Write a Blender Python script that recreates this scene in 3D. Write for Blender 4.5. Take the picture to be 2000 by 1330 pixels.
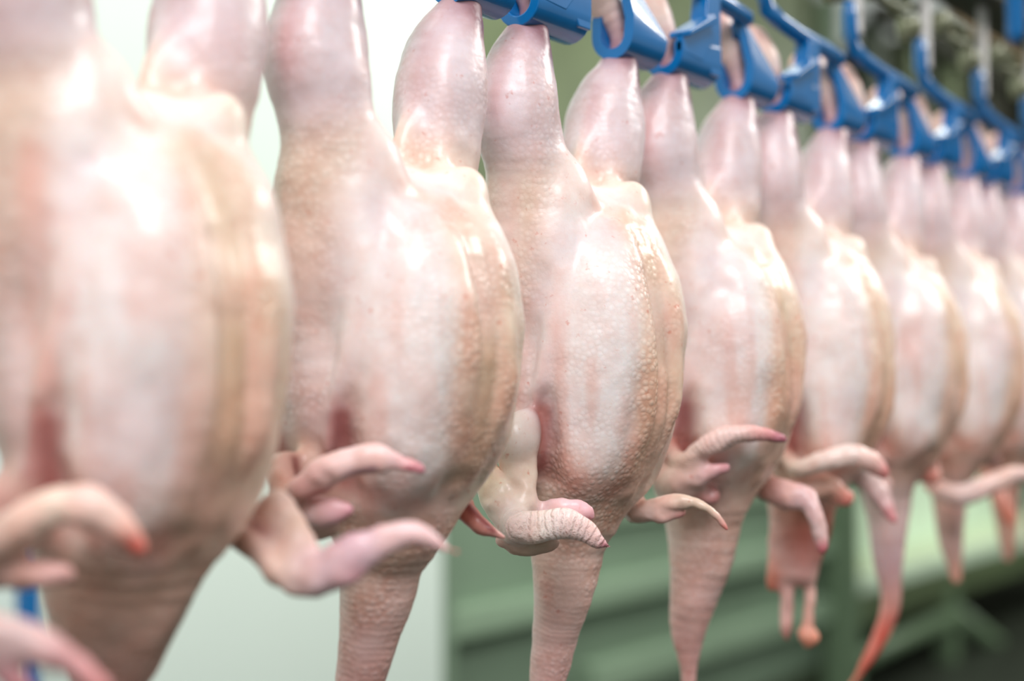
import bpy, bmesh, math
import numpy as np
from mathutils import Vector, Matrix

# ------------------------------------------------------------------ scene, camera, light
for o in list(bpy.data.objects): bpy.data.objects.remove(o)
SC = bpy.context.scene
COL = SC.collection
SC.view_settings.view_transform = 'Standard'
SC.view_settings.look = 'None'
SC.view_settings.gamma = 1.0
SC.view_settings.use_curve_mapping = False
SC.view_settings.exposure = 0.0
try: SC.cycles.use_denoising = True
except Exception: pass

FPX = 2778.0                       # 50 mm lens on a 36 mm sensor, 2000 px wide
TH = math.atan(2064.0 / FPX)       # angle between the conveyor line and the view axis
ST, CT = math.sin(TH), math.cos(TH)
CAMZ = 1.55                        # camera height over the floor
S = 0.2032                         # shackle pitch, 8 inches
YL = 0.6006                        # distance of the shackle line from the camera
X0 = 0.879                         # position of the sharpest chicken along the line
ZS = 0.2600                        # slot level above the camera
SLOTZ = CAMZ + ZS

cam = bpy.data.cameras.new('camera'); co = bpy.data.objects.new('camera', cam); COL.objects.link(co)
SC.camera = co
cam.lens = 50; cam.sensor_width = 36
cam.clip_start = 0.02; cam.clip_end = 60
pitch = math.atan(85 / FPX)
fwd = Vector((CT * math.cos(pitch), ST * math.cos(pitch), math.sin(pitch)))
right = Vector((ST, -CT, 0)); up = right.cross(fwd)
co.matrix_world = Matrix(((right.x, up.x, -fwd.x, 0), (right.y, up.y, -fwd.y, 0), (right.z, up.z, -fwd.z, CAMZ), (0, 0, 0, 1)))
cam.dof.use_dof = True
cam.dof.focus_distance = 0.985
cam.dof.aperture_fstop = 2.3
cam.dof.aperture_blades = 0

W = bpy.data.worlds.new('hall_light'); SC.world = W; W.use_nodes = True
W.node_tree.nodes['Background'].inputs[0].default_value = (0.84, 0.90, 0.84, 1)
W.node_tree.nodes['Background'].inputs[1].default_value = 0.46

def area(name, loc, target, size, power, color, sizey=None):
    l = bpy.data.lights.new(name, 'AREA'); l.energy = power; l.color = color
    l.shape = 'RECTANGLE'; l.size = size; l.size_y = sizey or size
    o = bpy.data.objects.new(name, l); COL.objects.link(o); o.location = loc
    d = Vector(target) - Vector(loc)
    o.rotation_euler = d.to_track_quat('-Z', 'Y').to_euler()
    return o
area('unseen_overhead_light', (-1.3, -1.2, 4.2), (1.0, 0.6, 1.45), 1.9, 150, (0.985, 0.975, 1.0), 1.6)
area('unseen_overhead_light', (3.2, -0.6, 3.2), (2.0, 0.6, 1.5), 1.6, 50, (1.0, 0.99, 0.95), 0.5)
area('unseen_overhead_light', (3.6, 1.6, 3.7), (4.2, 2.9, 1.0), 2.4, 46, (0.95, 1.0, 0.93), 0.8)  # unseen light added to brighten the machine cabinet
area('unseen_overhead_light', (0.6, 1.3, 3.6), (1.2, 2.6, 1.3), 1.8, 12, (0.97, 1.0, 0.97), 0.6)  # unseen light added to brighten the pale wall
area('unseen_overhead_light', (9.6, 1.1, 3.1), (8.4, 3.2, 0.8), 2.4, 105, (0.95, 1.0, 0.9), 0.8)  # unseen light added because the far belt conveyor stayed dark

# ------------------------------------------------------------------ helpers
def lin(c):
    c = np.asarray(c, float) / 255.0
    return np.where(c <= 0.04045, c / 12.92, ((c + 0.055) / 1.055) ** 2.4)

def nm(m, t, x=0): n = m.node_tree.nodes.new(t); return n

def simple_mat(name, rgb, rough=0.5, metal=0.0, var=0.15, scale=8.0, bump=0.0, coat=0.0, spec=0.5):
    m = bpy.data.materials.new(name); m.use_nodes = True
    nt = m.node_tree; b = nt.nodes['Principled BSDF']
    c = lin(rgb)
    tc = nt.nodes.new('ShaderNodeTexCoord'); no = nt.nodes.new('ShaderNodeTexNoise')
    no.inputs['Scale'].default_value = scale; no.inputs['Detail'].default_value = 5
    nt.links.new(tc.outputs['Object'], no.inputs['Vector'])
    r = nt.nodes.new('ShaderNodeValToRGB')
    r.color_ramp.elements[0].position = .3; r.color_ramp.elements[1].position = .7
    r.color_ramp.elements[0].color = (*(c * (1 - var)), 1); r.color_ramp.elements[1].color = (*np.minimum(c * (1 + var), 1), 1)
    nt.links.new(no.outputs[0], r.inputs[0]); nt.links.new(r.outputs[0], b.inputs['Base Color'])
    b.inputs['Roughness'].default_value = rough; b.inputs['Metallic'].default_value = metal
    b.inputs['Coat Weight'].default_value = coat; b.inputs['Coat Roughness'].default_value = .08
    b.inputs['Specular IOR Level'].default_value = spec
    if bump:
        bp = nt.nodes.new('ShaderNodeBump'); bp.inputs['Strength'].default_value = bump; bp.inputs['Distance'].default_value = .002
        nt.links.new(no.outputs[0], bp.inputs['Height']); nt.links.new(bp.outputs[0], b.inputs['Normal'])
    return m

BLUE = simple_mat('blue_plastic', (0, 102, 166), .27, 0, .08, 30, .03, .6, .35)
STRAP = simple_mat('grey_steel', (205, 200, 198), .45, .0, .1, 20)
CHAIN = simple_mat('greasy_chain_steel', (122, 124, 98), .38, .25, .3, 60, .3)
DARK = simple_mat('dark_track_steel', (40, 38, 26), .6, .3, .4, 12)
GREEN = simple_mat('green_grey_steel', (124, 144, 122), .5, .0, .10, 3)
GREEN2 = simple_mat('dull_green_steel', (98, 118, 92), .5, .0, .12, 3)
OLIVE = simple_mat('olive_steel', (98, 108, 76), .5, .0, .18, 5)
PALE = simple_mat('pale_mint_panel', (226, 238, 228), .55, 0, .015, 1.5)
MINT = simple_mat('mint_tray_steel', (212, 228, 208), .35, 0, .10, 5)
FLOOR = simple_mat('grey_floor', (44, 48, 40), .4, 0, .15, 3)
BLACK = simple_mat('gap_black', (10, 10, 9), .7, 0, .2, 5)
RUST = simple_mat('rusty_brown', (96, 74, 44), .7, 0, .3, 15)

def mesh_obj(name, bm, mat, parent=None, smooth=False, loc=None):
    me = bpy.data.meshes.new(name); bm.normal_update(); bm.to_mesh(me); bm.free()
    if smooth: me.polygons.foreach_set('use_smooth', [True] * len(me.polygons))
    me.materials.append(mat)
    o = bpy.data.objects.new(name, me); COL.objects.link(o)
    if parent: o.parent = parent
    if loc is not None: o.location = loc
    return o

def box(bm, x0, x1, y0, y1, z0, z1, bev=0.0):
    r = bmesh.ops.create_cube(bm, size=1)
    for v in r['verts']:
        v.co = Vector(((x0 + x1) / 2 + v.co.x * (x1 - x0), (y0 + y1) / 2 + v.co.y * (y1 - y0), (z0 + z1) / 2 + v.co.z * (z1 - z0)))
    if bev:
        es = list({e for v in r['verts'] for e in v.link_edges})
        bmesh.ops.bevel(bm, geom=es, offset=bev, segments=2, affect='EDGES', profile=.5)

def prism(bm, poly, axis, a, b):
    """extrude a 2-D polygon (list of pairs) along axis from a to b"""
    def P(u, w, t): return {'X': (t, u, w), 'Y': (u, t, w), 'Z': (u, w, t)}[axis]
    A = [bm.verts.new(P(u, w, a)) for u, w in poly]; B = [bm.verts.new(P(u, w, b)) for u, w in poly]
    n = len(poly)
    fs = [bm.faces.new(A), bm.faces.new(B[::-1])]
    for i in range(n): fs.append(bm.faces.new((A[i], B[i], B[(i + 1) % n], A[(i + 1) % n])))
    bmesh.ops.recalc_face_normals(bm, faces=fs)
    return A + B

def tube(bm, pts, r, seg=12, closed=False):
    pts = [Vector(p) for p in pts]; rings = []
    n = len(pts)
    for i, p in enumerate(pts):
        a = pts[(i - 1) % n] if (closed or i > 0) else p; b = pts[(i + 1) % n] if (closed or i < n - 1) else p
        t = (b - a).normalized()
        ref = Vector((0, 0, 1)) if abs(t.z) < .9 else Vector((0, 1, 0))
        u = t.cross(ref).normalized(); v = t.cross(u)
        rr = r[i] if isinstance(r, (list, tuple)) else r
        rings.append([bm.verts.new(p + u * rr * math.cos(2 * math.pi * k / seg) + v * rr * math.sin(2 * math.pi * k / seg)) for k in range(seg)])
    fs = []
    for i in range(n if closed else n - 1):
        A, B = rings[i], rings[(i + 1) % n]
        for k in range(seg): fs.append(bm.faces.new((A[k], A[(k + 1) % seg], B[(k + 1) % seg], B[k])))
    if not closed: fs += [bm.faces.new(rings[0]), bm.faces.new(rings[-1][::-1])]
    bmesh.ops.recalc_face_normals(bm, faces=fs)

def cyl(bm, c, axis, r, h, seg=20):
    c = Vector(c); a = Vector(axis).normalized() * h / 2
    tube(bm, [c - a, c + a], r, seg)

def tag(o, label=None, cat=None, group=None, kind=None):
    if label: o['label'] = label
    if cat: o['category'] = cat
    if group: o['group'] = group
    if kind: o['kind'] = kind
    return o
def empty(name, loc):
    o = bpy.data.objects.new(name, None); COL.objects.link(o); o.location = loc; o.empty_display_size = .05
    return o

# ------------------------------------------------------------------ flesh: skin material
def skin_material():
    m = bpy.data.materials.new('plucked_skin'); m.use_nodes = True
    nt = m.node_tree; b = nt.nodes['Principled BSDF']; L = nt.links.new
    tc = nt.nodes.new('ShaderNodeTexCoord')
    col = nt.nodes.new('ShaderNodeAttribute'); col.attribute_name = 'skin'
    msk = nt.nodes.new('ShaderNodeAttribute'); msk.attribute_name = 'mask'       # r follicles, g rings, b distance along limb
    sep = nt.nodes.new('ShaderNodeSeparateColor'); L(msk.outputs['Color'], sep.inputs[0])
    n1 = nt.nodes.new('ShaderNodeTexNoise'); n1.inputs['Scale'].default_value = 70; n1.inputs['Detail'].default_value = 6; n1.inputs['Roughness'].default_value = .65
    L(tc.outputs['Object'], n1.inputs['Vector'])
    # mottling of the pigment
    mr = nt.nodes.new('ShaderNodeMapRange'); mr.inputs[1].default_value = .38; mr.inputs[2].default_value = .66
    L(n1.outputs[0], mr.inputs[0])
    mx = nt.nodes.new('ShaderNodeMix'); mx.data_type = 'RGBA'; mx.blend_type = 'MULTIPLY'
    mx.inputs[7].default_value = (*lin((246, 226, 220)), 1)
    fm = nt.nodes.new('ShaderNodeMath'); fm.operation = 'MULTIPLY'; fm.inputs[1].default_value = .5
    L(mr.outputs[0], fm.inputs[0]); L(fm.outputs[0], mx.inputs[0]); L(col.outputs['Color'], mx.inputs[6])
    # follicles: paler raised dots with orange brown surround
    vo = nt.nodes.new('ShaderNodeTexVoronoi'); vo.inputs['Scale'].default_value = 235; vo.inputs['Randomness'].default_value = .85
    L(tc.outputs['Object'], vo.inputs['Vector'])
    vr = nt.nodes.new('ShaderNodeMapRange'); vr.inputs[1].default_value = .15; vr.inputs[2].default_value = .62; vr.inputs[3].default_value = 1; vr.inputs[4].default_value = 0
    L(vo.outputs['Distance'], vr.inputs[0])
    inv = nt.nodes.new('ShaderNodeMath'); inv.operation = 'SUBTRACT'; inv.inputs[0].default_value = 1; L(vr.outputs[0], inv.inputs[1])
    f2 = nt.nodes.new('ShaderNodeMath'); f2.operation = 'MULTIPLY'; L(inv.outputs[0], f2.inputs[0]); L(sep.outputs[0], f2.inputs[1])
    f3 = nt.nodes.new('ShaderNodeMath'); f3.operation = 'MULTIPLY'; L(f2.outputs[0], f3.inputs[0]); f3.inputs[1].default_value = .8
    mx2 = nt.nodes.new('ShaderNodeMix'); mx2.data_type = 'RGBA'; mx2.blend_type = 'MULTIPLY'
    mx2.inputs[7].default_value = (*lin((236, 213, 202)), 1)
    L(f3.outputs[0], mx2.inputs[0]); L(mx.outputs[2], mx2.inputs[6])
    # reddish capillary specks
    n3 = nt.nodes.new('ShaderNodeTexNoise'); n3.inputs['Scale'].default_value = 160; n3.inputs['Detail'].default_value = 3
    L(tc.outputs['Object'], n3.inputs['Vector'])
    m3 = nt.nodes.new('ShaderNodeMapRange'); m3.inputs[1].default_value = .66; m3.inputs[2].default_value = .76; m3.inputs[4].default_value = .55
    L(n3.outputs[0], m3.inputs[0])
    mx3 = nt.nodes.new('ShaderNodeMix'); mx3.data_type = 'RGBA'; mx3.blend_type = 'MULTIPLY'; mx3.inputs[7].default_value = (*lin((232, 160, 142)), 1)
    L(m3.outputs[0], mx3.inputs[0]); L(mx2.outputs[2], mx3.inputs[6])
    L(mx3.outputs[2], b.inputs['Base Color'])
    # bump stack
    k1 = nt.nodes.new('ShaderNodeBump'); k1.inputs['Distance'].default_value = .0012; k1.inputs['Strength'].default_value = .35
    L(n1.outputs[0], k1.inputs['Height'])
    k2 = nt.nodes.new('ShaderNodeBump'); k2.inputs['Distance'].default_value = .0011; 
    fs = nt.nodes.new('ShaderNodeMath'); fs.operation = 'MULTIPLY_ADD'; fs.inputs[1].default_value = .38; fs.inputs[2].default_value = .03; L(sep.outputs[0], fs.inputs[0])
    L(fs.outputs[0], k2.inputs['Strength']); L(vr.outputs[0], k2.inputs['Height']); L(k1.outputs[0], k2.inputs['Normal'])
    # transverse wrinkles, running across the limb
    ad = nt.nodes.new('ShaderNodeMath'); ad.operation = 'MULTIPLY_ADD'; ad.inputs[1].default_value = .010
    L(n1.outputs[0], ad.inputs[0]); L(sep.outputs[2], ad.inputs[2])
    sm = nt.nodes.new('ShaderNodeMath'); sm.operation = 'MULTIPLY'; sm.inputs[1].default_value = 2 * math.pi / .0044; L(ad.outputs[0], sm.inputs[0])
    sn = nt.nodes.new('ShaderNodeMath'); sn.operation = 'SINE'; L(sm.outputs[0], sn.inputs[0])
    k3 = nt.nodes.new('ShaderNodeBump'); k3.inputs['Distance'].default_value = .0005
    L(sep.outputs[1], k3.inputs['Strength']); L(sn.outputs[0], k3.inputs['Height']); L(k2.outputs[0], k3.inputs['Normal'])
    L(k3.outputs[0], b.inputs['Normal'])
    # wet sheen
    rr = nt.nodes.new('ShaderNodeMapRange'); rr.inputs[3].default_value = .30; rr.inputs[4].default_value = .5; L(n1.outputs[0], rr.inputs[0])
    L(rr.outputs[0], b.inputs['Roughness'])
    b.inputs['Subsurface Weight'].default_value = .22
    b.inputs['Subsurface Radius'].default_value = (1.0, .45, .3)
    b.inputs['Subsurface Scale'].default_value = .006
    b.inputs['Specular IOR Level'].default_value = .45
    b.inputs['Coat Weight'].default_value = .15; b.inputs['Coat Roughness'].default_value = .16
    return m
SKIN = skin_material()

# ------------------------------------------------------------------ implicit modelling in numpy
def vnoise(p, scale, seed):
    q = p * scale; i = np.floor(q).astype(np.int64); f = q - i; f = f * f * (3 - 2 * f)
    def h(a, b, c):
        n = (a * 73856093) ^ (b * 19349663) ^ (c * 83492791) ^ (seed * 2654435)
        n = (n ^ (n >> 13)) * 1274126177 & 0x7fffffff
        return ((n ^ (n >> 16)) & 0xffff) / 65535.0
    r = 0
    for dx in (0, 1):
        for dy in (0, 1):
            for dz in (0, 1):
                w = (f[:, 0] if dx else 1 - f[:, 0]) * (f[:, 1] if dy else 1 - f[:, 1]) * (f[:, 2] if dz else 1 - f[:, 2])
                r = r + w * h(i[:, 0] + dx, i[:, 1] + dy, i[:, 2] + dz)
    return r

def surface_nets(F, org, h):
    ins = F < 0
    nx, ny, nz = F.shape
    s = ins.astype(np.int8)
    c = sum(s[a:nx - 1 + a, b:ny - 1 + b, d:nz - 1 + d] for a in (0, 1) for b in (0, 1) for d in (0, 1))
    act = (c > 0) & (c < 8)
    idx = np.full(act.shape, -1, np.int64)
    I = np.argwhere(act); idx[act] = np.arange(len(I))
    acc = np.zeros((len(I), 3)); cnt = np.zeros(len(I))
    corners = [(a, b, d) for a in (0, 1) for b in (0, 1) for d in (0, 1)]
    for a in corners:
        for ax in range(3):
            if a[ax]: continue
            b = list(a); b[ax] = 1
            fa = F[I[:, 0] + a[0], I[:, 1] + a[1], I[:, 2] + a[2]]; fb = F[I[:, 0] + b[0], I[:, 1] + b[1], I[:, 2] + b[2]]
            m = (fa < 0) != (fb < 0)
            t = fa[m] / (fa[m] - fb[m])
            p = np.tile(np.array(a, float), (m.sum(), 1)); p[:, ax] += t
            acc[m] += p; cnt[m] += 1
    V = (I + acc / cnt[:, None]) * h + org
    quads = []
    for ax in range(3):
        o1, o2 = [(1, 2), (2, 0), (0, 1)][ax]
        sl0 = [slice(1, -1)] * 3; sl0[ax] = slice(0, -1); sl1 = list(sl0); sl1[ax] = slice(1, None)
        A = ins[tuple(sl0)]; B = ins[tuple(sl1)]
        E = np.argwhere(A != B); fl = A[E[:, 0], E[:, 1], E[:, 2]]
        g = E.copy(); g[:, o1] += 1; g[:, o2] += 1      # grid vertex of the edge start
        def cell(d1, d2):
            q = g.copy(); q[:, o1] -= d1; q[:, o2] -= d2
            return idx[q[:, 0], q[:, 1], q[:, 2]]
        Q = np.stack([cell(1, 1), cell(0, 1), cell(0, 0), cell(1, 0)], 1)
        Q[~fl] = Q[~fl][:, ::-1]
        quads.append(Q)
    return V, np.concatenate(quads)

class Flesh:
    def __init__(s): s.P = []; s.marks = []
    def cap(s, a, b, ra, rb, ca, cb=None, k=.012, ring=0., foll=0., s0=0., flat=None, tint=1.):
        s.P.append(dict(t='c', a=np.array(a, float), b=np.array(b, float), ra=ra, rb=rb, ca=lin(ca), cb=lin(cb if cb is not None else ca), k=k, ring=ring, foll=foll, s0=s0, flat=flat, tint=tint))
    def ell(s, c, r, col, k=.02, foll=0., ring=0., rot=0., tint=1.):
        s.P.append(dict(t='e', c=np.array(c, float), r=np.array(r, float), ca=lin(col), k=k, foll=foll, ring=ring, rot=rot, tint=tint))
    def paint(s, a, b, r, col, w=1.):      # bruise, blood or fat stain on the skin, some with painted shade
        s.marks.append((np.array(a, float), np.array(b, float), r, lin(col), w))
    def cut(s, a, b, ra, rb, k=.01):
        s.P.append(dict(t='x', a=np.array(a, float), b=np.array(b, float), ra=ra, rb=rb, k=k))
    def chain(s, pts, rad, cols, k=.005, ring=0., foll=0., flat=None, k0=None, s0=0., rough=0.):
        body = k0 or k
        P = [np.array(p, float) for p in pts]; n = len(P)
        if n > 2:                     # resample along a smooth curve
            q, rr, cc = [], [], []; cl = [np.array(c, float) for c in cols]
            for i in range(n - 1):
                m0 = (P[i + 1] - P[i - 1]) / 2 if i else P[1] - P[0]; m1 = (P[i + 2] - P[i]) / 2 if i < n - 2 else P[-1] - P[-2]
                d0 = (rad[i + 1] - rad[i - 1]) / 2 if i else rad[1] - rad[0]; d1 = (rad[i + 2] - rad[i]) / 2 if i < n - 2 else rad[-1] - rad[-2]
                for j in range(4):
                    t = j / 4; h0 = 2 * t ** 3 - 3 * t * t + 1; h1 = t ** 3 - 2 * t * t + t; h2 = -2 * t ** 3 + 3 * t * t; h3 = t ** 3 - t * t
                    q.append(h0 * P[i] + h1 * m0 + h2 * P[i + 1] + h3 * m1); rr.append(h0 * rad[i] + h1 * d0 + h2 * rad[i + 1] + h3 * d1); cc.append(cl[i] * (1 - t) + cl[i + 1] * t)
            pts, rad, cols = q + [P[-1]], rr + [rad[-1]], cc + [cl[-1]]
        keep, s.P = s.P, []
        for i in range(len(pts) - 1):
            s.cap(pts[i], pts[i + 1], rad[i], rad[i + 1], cols[i], cols[i + 1], body + (k - body) * min(i / 4, 1), ring, foll, s0, flat)
            s0 += float(np.linalg.norm(np.array(pts[i + 1]) - np.array(pts[i])))
        seg, s.P = s.P, keep
        s.P.append(dict(t='g', seg=seg, k=max(body, k), rough=rough))
    def dist(s, p, X, Y, Z):
        if p['t'] == 'g':              # a limb: nearest segment, with its own blending width
            best = kk = None
            for q in p['seg']:
                d, _ = s.dist(q, X, Y, Z)
                if best is None: best, kk = d, np.full(d.shape, q['k'])
                else: kk = np.where(d < best, q['k'], kk); best = np.minimum(best, d)
            return best, kk
        if p['t'] == 'e':
            x, y, z = X - p['c'][0], Y - p['c'][1], Z - p['c'][2]
            if p['rot']:
                cr, sr = math.cos(p['rot']), math.sin(p['rot']); y, z = cr * y + sr * z, -sr * y + cr * z
            r = p['r']
            k0 = np.sqrt((x / r[0]) ** 2 + (y / r[1]) ** 2 + (z / r[2]) ** 2)
            k1 = np.sqrt((x / r[0] ** 2) ** 2 + (y / r[1] ** 2) ** 2 + (z / r[2] ** 2) ** 2)
            return k0 * (k0 - 1) / np.maximum(k1, 1e-6), None
        a, b = p['a'], p['b']; ab = b - a; L2 = max(float(ab @ ab), 1e-10)
        x, y, z = X - a[0], Y - a[1], Z - a[2]
        t = np.clip((x * ab[0] + y * ab[1] + z * ab[2]) / L2, 0, 1)
        dx, dy, dz = x - t * ab[0], y - t * ab[1], z - t * ab[2]
        fl = p.get('flat')
        if fl is not None:
            ax, fac = np.array(fl[0], float), fl[1]
            q = (dx * ax[0] + dy * ax[1] + dz * ax[2]) * (fac - 1)
            dx, dy, dz = dx + q * ax[0], dy + q * ax[1], dz + q * ax[2]
        return np.sqrt(dx * dx + dy * dy + dz * dz) - (p['ra'] + (p['rb'] - p['ra']) * t), t
    def bounds(s, p):
        if p['t'] == 'g':
            bb = [s.bounds(q) for q in p['seg']]
            return np.min([b[0] for b in bb], 0), np.max([b[1] for b in bb], 0)
        if p['t'] == 'e':
            R = max(p['r'][1], p['r'][2]) if p['rot'] else None
            r = np.array([p['r'][0], R, R]) if R else p['r']
            return p['c'] - r, p['c'] + r
        r = max(p['ra'], p['rb'])
        return np.minimum(p['a'], p['b']) - r, np.maximum(p['a'], p['b']) + r
    def build(s, name, h, seed, mat, parent=None, loc=None, amp=.0015):
        lo = np.min([s.bounds(p)[0] for p in s.P if p['t'] != 'x'], 0) - .012
        hi = np.max([s.bounds(p)[1] for p in s.P if p['t'] != 'x'], 0) + .012
        n = np.ceil((hi - lo) / h).astype(int) + 2
        F = np.full(tuple(n), .03, np.float32)
        g = [lo[i] + h * np.arange(n[i]) for i in range(3)]
        for p in s.P:
            a, b = s.bounds(p); mg = p['k'] + 3 * h
            i0 = np.maximum(np.floor((a - mg - lo) / h).astype(int), 0); i1 = np.minimum(np.ceil((b + mg - lo) / h).astype(int) + 1, n)
            if (i1 <= i0).any(): continue
            sl = tuple(slice(i0[i], i1[i]) for i in range(3))
            X, Y, Z = np.meshgrid(*[g[i][sl[i]] for i in range(3)], indexing='ij', sparse=True)
            d, kk = s.dist(p, X, Y, Z); f = F[sl]; k = kk if p['t'] == 'g' else p['k']
            if p['t'] == 'x':
                d = -d; hh = np.maximum(k - np.abs(f - d), 0) / k; F[sl] = np.maximum(f, d) + hh * hh * k * .25
            else:
                hh = np.maximum(k - np.abs(f - d), 0) / k; F[sl] = np.minimum(f, d) - hh * hh * k * .25
        V, Q = surface_nets(F, lo, h)
        # attributes: pigment blended by nearness of each muscle or bone
        x, y, z = V[:, 0], V[:, 1], V[:, 2]
        Wt = np.zeros(len(V)); C = np.zeros((len(V), 3)); R = np.zeros(len(V)); Fo = np.zeros(len(V)); Al = np.zeros(len(V)); WA = np.zeros(len(V))
        flatP = [q for p in s.P for q in (p['seg'] if p['t'] == 'g' else [p])]
        Ro = np.zeros(len(V)); 
        for p in s.P:
            if p.get('rough'): Ro = np.maximum(Ro, np.clip(1 - s.dist(p, x, y, z)[0] / .003, 0, 1) * p['rough'])
        for p in flatP:
            if p['t'] == 'x': continue
            d, t = s.dist(p, x, y, z)
            w = np.exp(-np.clip(d, -.002, 1) / .0035) * p['tint'] + 1e-12
            c = p['ca'][None] if t is None else p['ca'][None] * (1 - t[:, None]) + p['cb'][None] * t[:, None]
            C += c * w[:, None]; Wt += w; Fo += w * p['foll']; R += w * p['ring']
            if t is not None:
                Al += w * (p['s0'] + t * float(np.linalg.norm(p['b'] - p['a']))); WA += w
        C /= Wt[:, None]; Fo /= Wt; R /= Wt; Fo = Fo * np.clip(vnoise(V, 45, seed + 17) * 2.6 - .55, 0, 1.3); Al = Al / np.maximum(WA, 1e-9)
        N1 = vnoise(V, 38, seed); N2 = vnoise(V * np.array([1, 1, .22]), 85, seed + 3); N3 = vnoise(V, 110, seed + 5); N4 = vnoise(V * np.array([1, 1, .35]), 40, seed + 9)
        # peach and pink blotches running down the body, lilac in others
        wb = np.clip((N2 - .5) * 3, 0, 1) * np.clip((-.12 - z) * 10, .25, 1) * np.where(z < -.36, .55, 1)
        C = C * (1 - wb[:, None] * .46) + lin((228, 180, 166)) * wb[:, None] * .46
        wl = np.clip((N4 - .55) * 3, 0, 1)
        C = C * (1 - wl[:, None] * .35) + lin((222, 190, 192)) * wl[:, None] * .35
        C *= (0.93 + .14 * N1)[:, None]
        for a, b, r, c, w in s.marks:
            ab = b - a; t = np.clip(((V - a) @ ab) / max(float(ab @ ab), 1e-9), 0, 1)
            q = np.linalg.norm(V - a - t[:, None] * ab, axis=1) / r * (.75 + .5 * N3)
            m = (w * np.exp(-q * q * 1.2))[:, None]; C = C * (1 - m) + c * m
        me = bpy.data.meshes.new(name)
        me.vertices.add(len(V)); me.loops.add(Q.size); me.polygons.add(len(Q))
        # gentle unevenness along an approximate normal
        me.vertices.foreach_set('co', V.astype(np.float32).ravel())
        me.loops.foreach_set('vertex_index', Q.astype(np.int32).ravel())
        me.polygons.foreach_set('loop_start', (np.arange(len(Q)) * 4).astype(np.int32))
        me.update(calc_edges=True)
        nrm = np.empty(len(V) * 3, np.float32); me.vertices.foreach_get('normal', nrm); nrm = nrm.reshape(-1, 3)
        disp = (N1 - .5) * amp * 2 + (N2 - .5) * amp * 1.1 + (N3 - .5) * amp * .5 + Ro * (.0030 * (vnoise(V, 75, seed + 21) - .5) + .0022 * (vnoise(V, 160, seed + 22) - .5))
        # relax the grid steps, then displace
        E = np.empty(len(me.edges) * 2, np.int32); me.edges.foreach_get('vertices', E); E = E.reshape(-1, 2)
        for it in range(3):
            A = np.zeros_like(V); c = np.zeros(len(V))
            for k in range(3): A[:, k] = np.bincount(E[:, 0], V[E[:, 1], k], len(V)) + np.bincount(E[:, 1], V[E[:, 0], k], len(V))
            c = np.bincount(E.ravel(), minlength=len(V)); V = V * .5 + .5 * A / np.maximum(c, 1)[:, None]
        V = V + nrm * disp[:, None]
        me.vertices.foreach_set('co', V.astype(np.float32).ravel())
        me.polygons.foreach_set('use_smooth', [True] * len(Q))
        a = me.color_attributes.new('skin', 'FLOAT_COLOR', 'POINT')
        a.data.foreach_set('color', np.concatenate([np.clip(C, 0, 1), np.ones((len(V), 1))], 1).astype(np.float32).ravel())
        a = me.color_attributes.new('mask', 'FLOAT_COLOR', 'POINT')
        a.data.foreach_set('color', np.stack([Fo, R, Al, np.ones(len(V))], 1).astype(np.float32).ravel())
        me.update(); me.materials.append(mat)
        o = bpy.data.objects.new(name, me); COL.objects.link(o)
        if parent: o.parent = parent
        if loc is not None: o.location = loc
        return o

# ------------------------------------------------------------------ a bird
def from_photo(k, px, py, dz):
    """point seen at (px,py), dz metres beyond the depth of bird k's hanging point -> bird k local coordinates"""
    X = X0 + k * S
    Zd = X * CT + YL * ST + dz
    # undo the slight upward pitch of the camera
    u = (px - 1000) / FPX; v = (665 - py) / FPX
    d = right * u + up * v + fwd
    hz = d.x * CT + d.y * ST
    p = d * (Zd / hz)
    return np.array([p.x - X, p.y - YL, p.z - ZS])
def rad(k, dz, rpx):
    return rpx * ((X0 + k * S) * CT + YL * ST + dz) / FPX

CREAM = (240, 232, 231); PEACH = (240, 222, 217); LILAC = (218, 202, 206); TAN = (222, 202, 186); OCHRE = (206, 172, 134)
PINK = (236, 190, 184); ROSE = (214, 120, 116); RED = (190, 70, 66); DRED = (120, 40, 38); WHITE = (246, 234, 226); PURP = (150, 104, 124); GREYW = (214, 204, 188)

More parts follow.
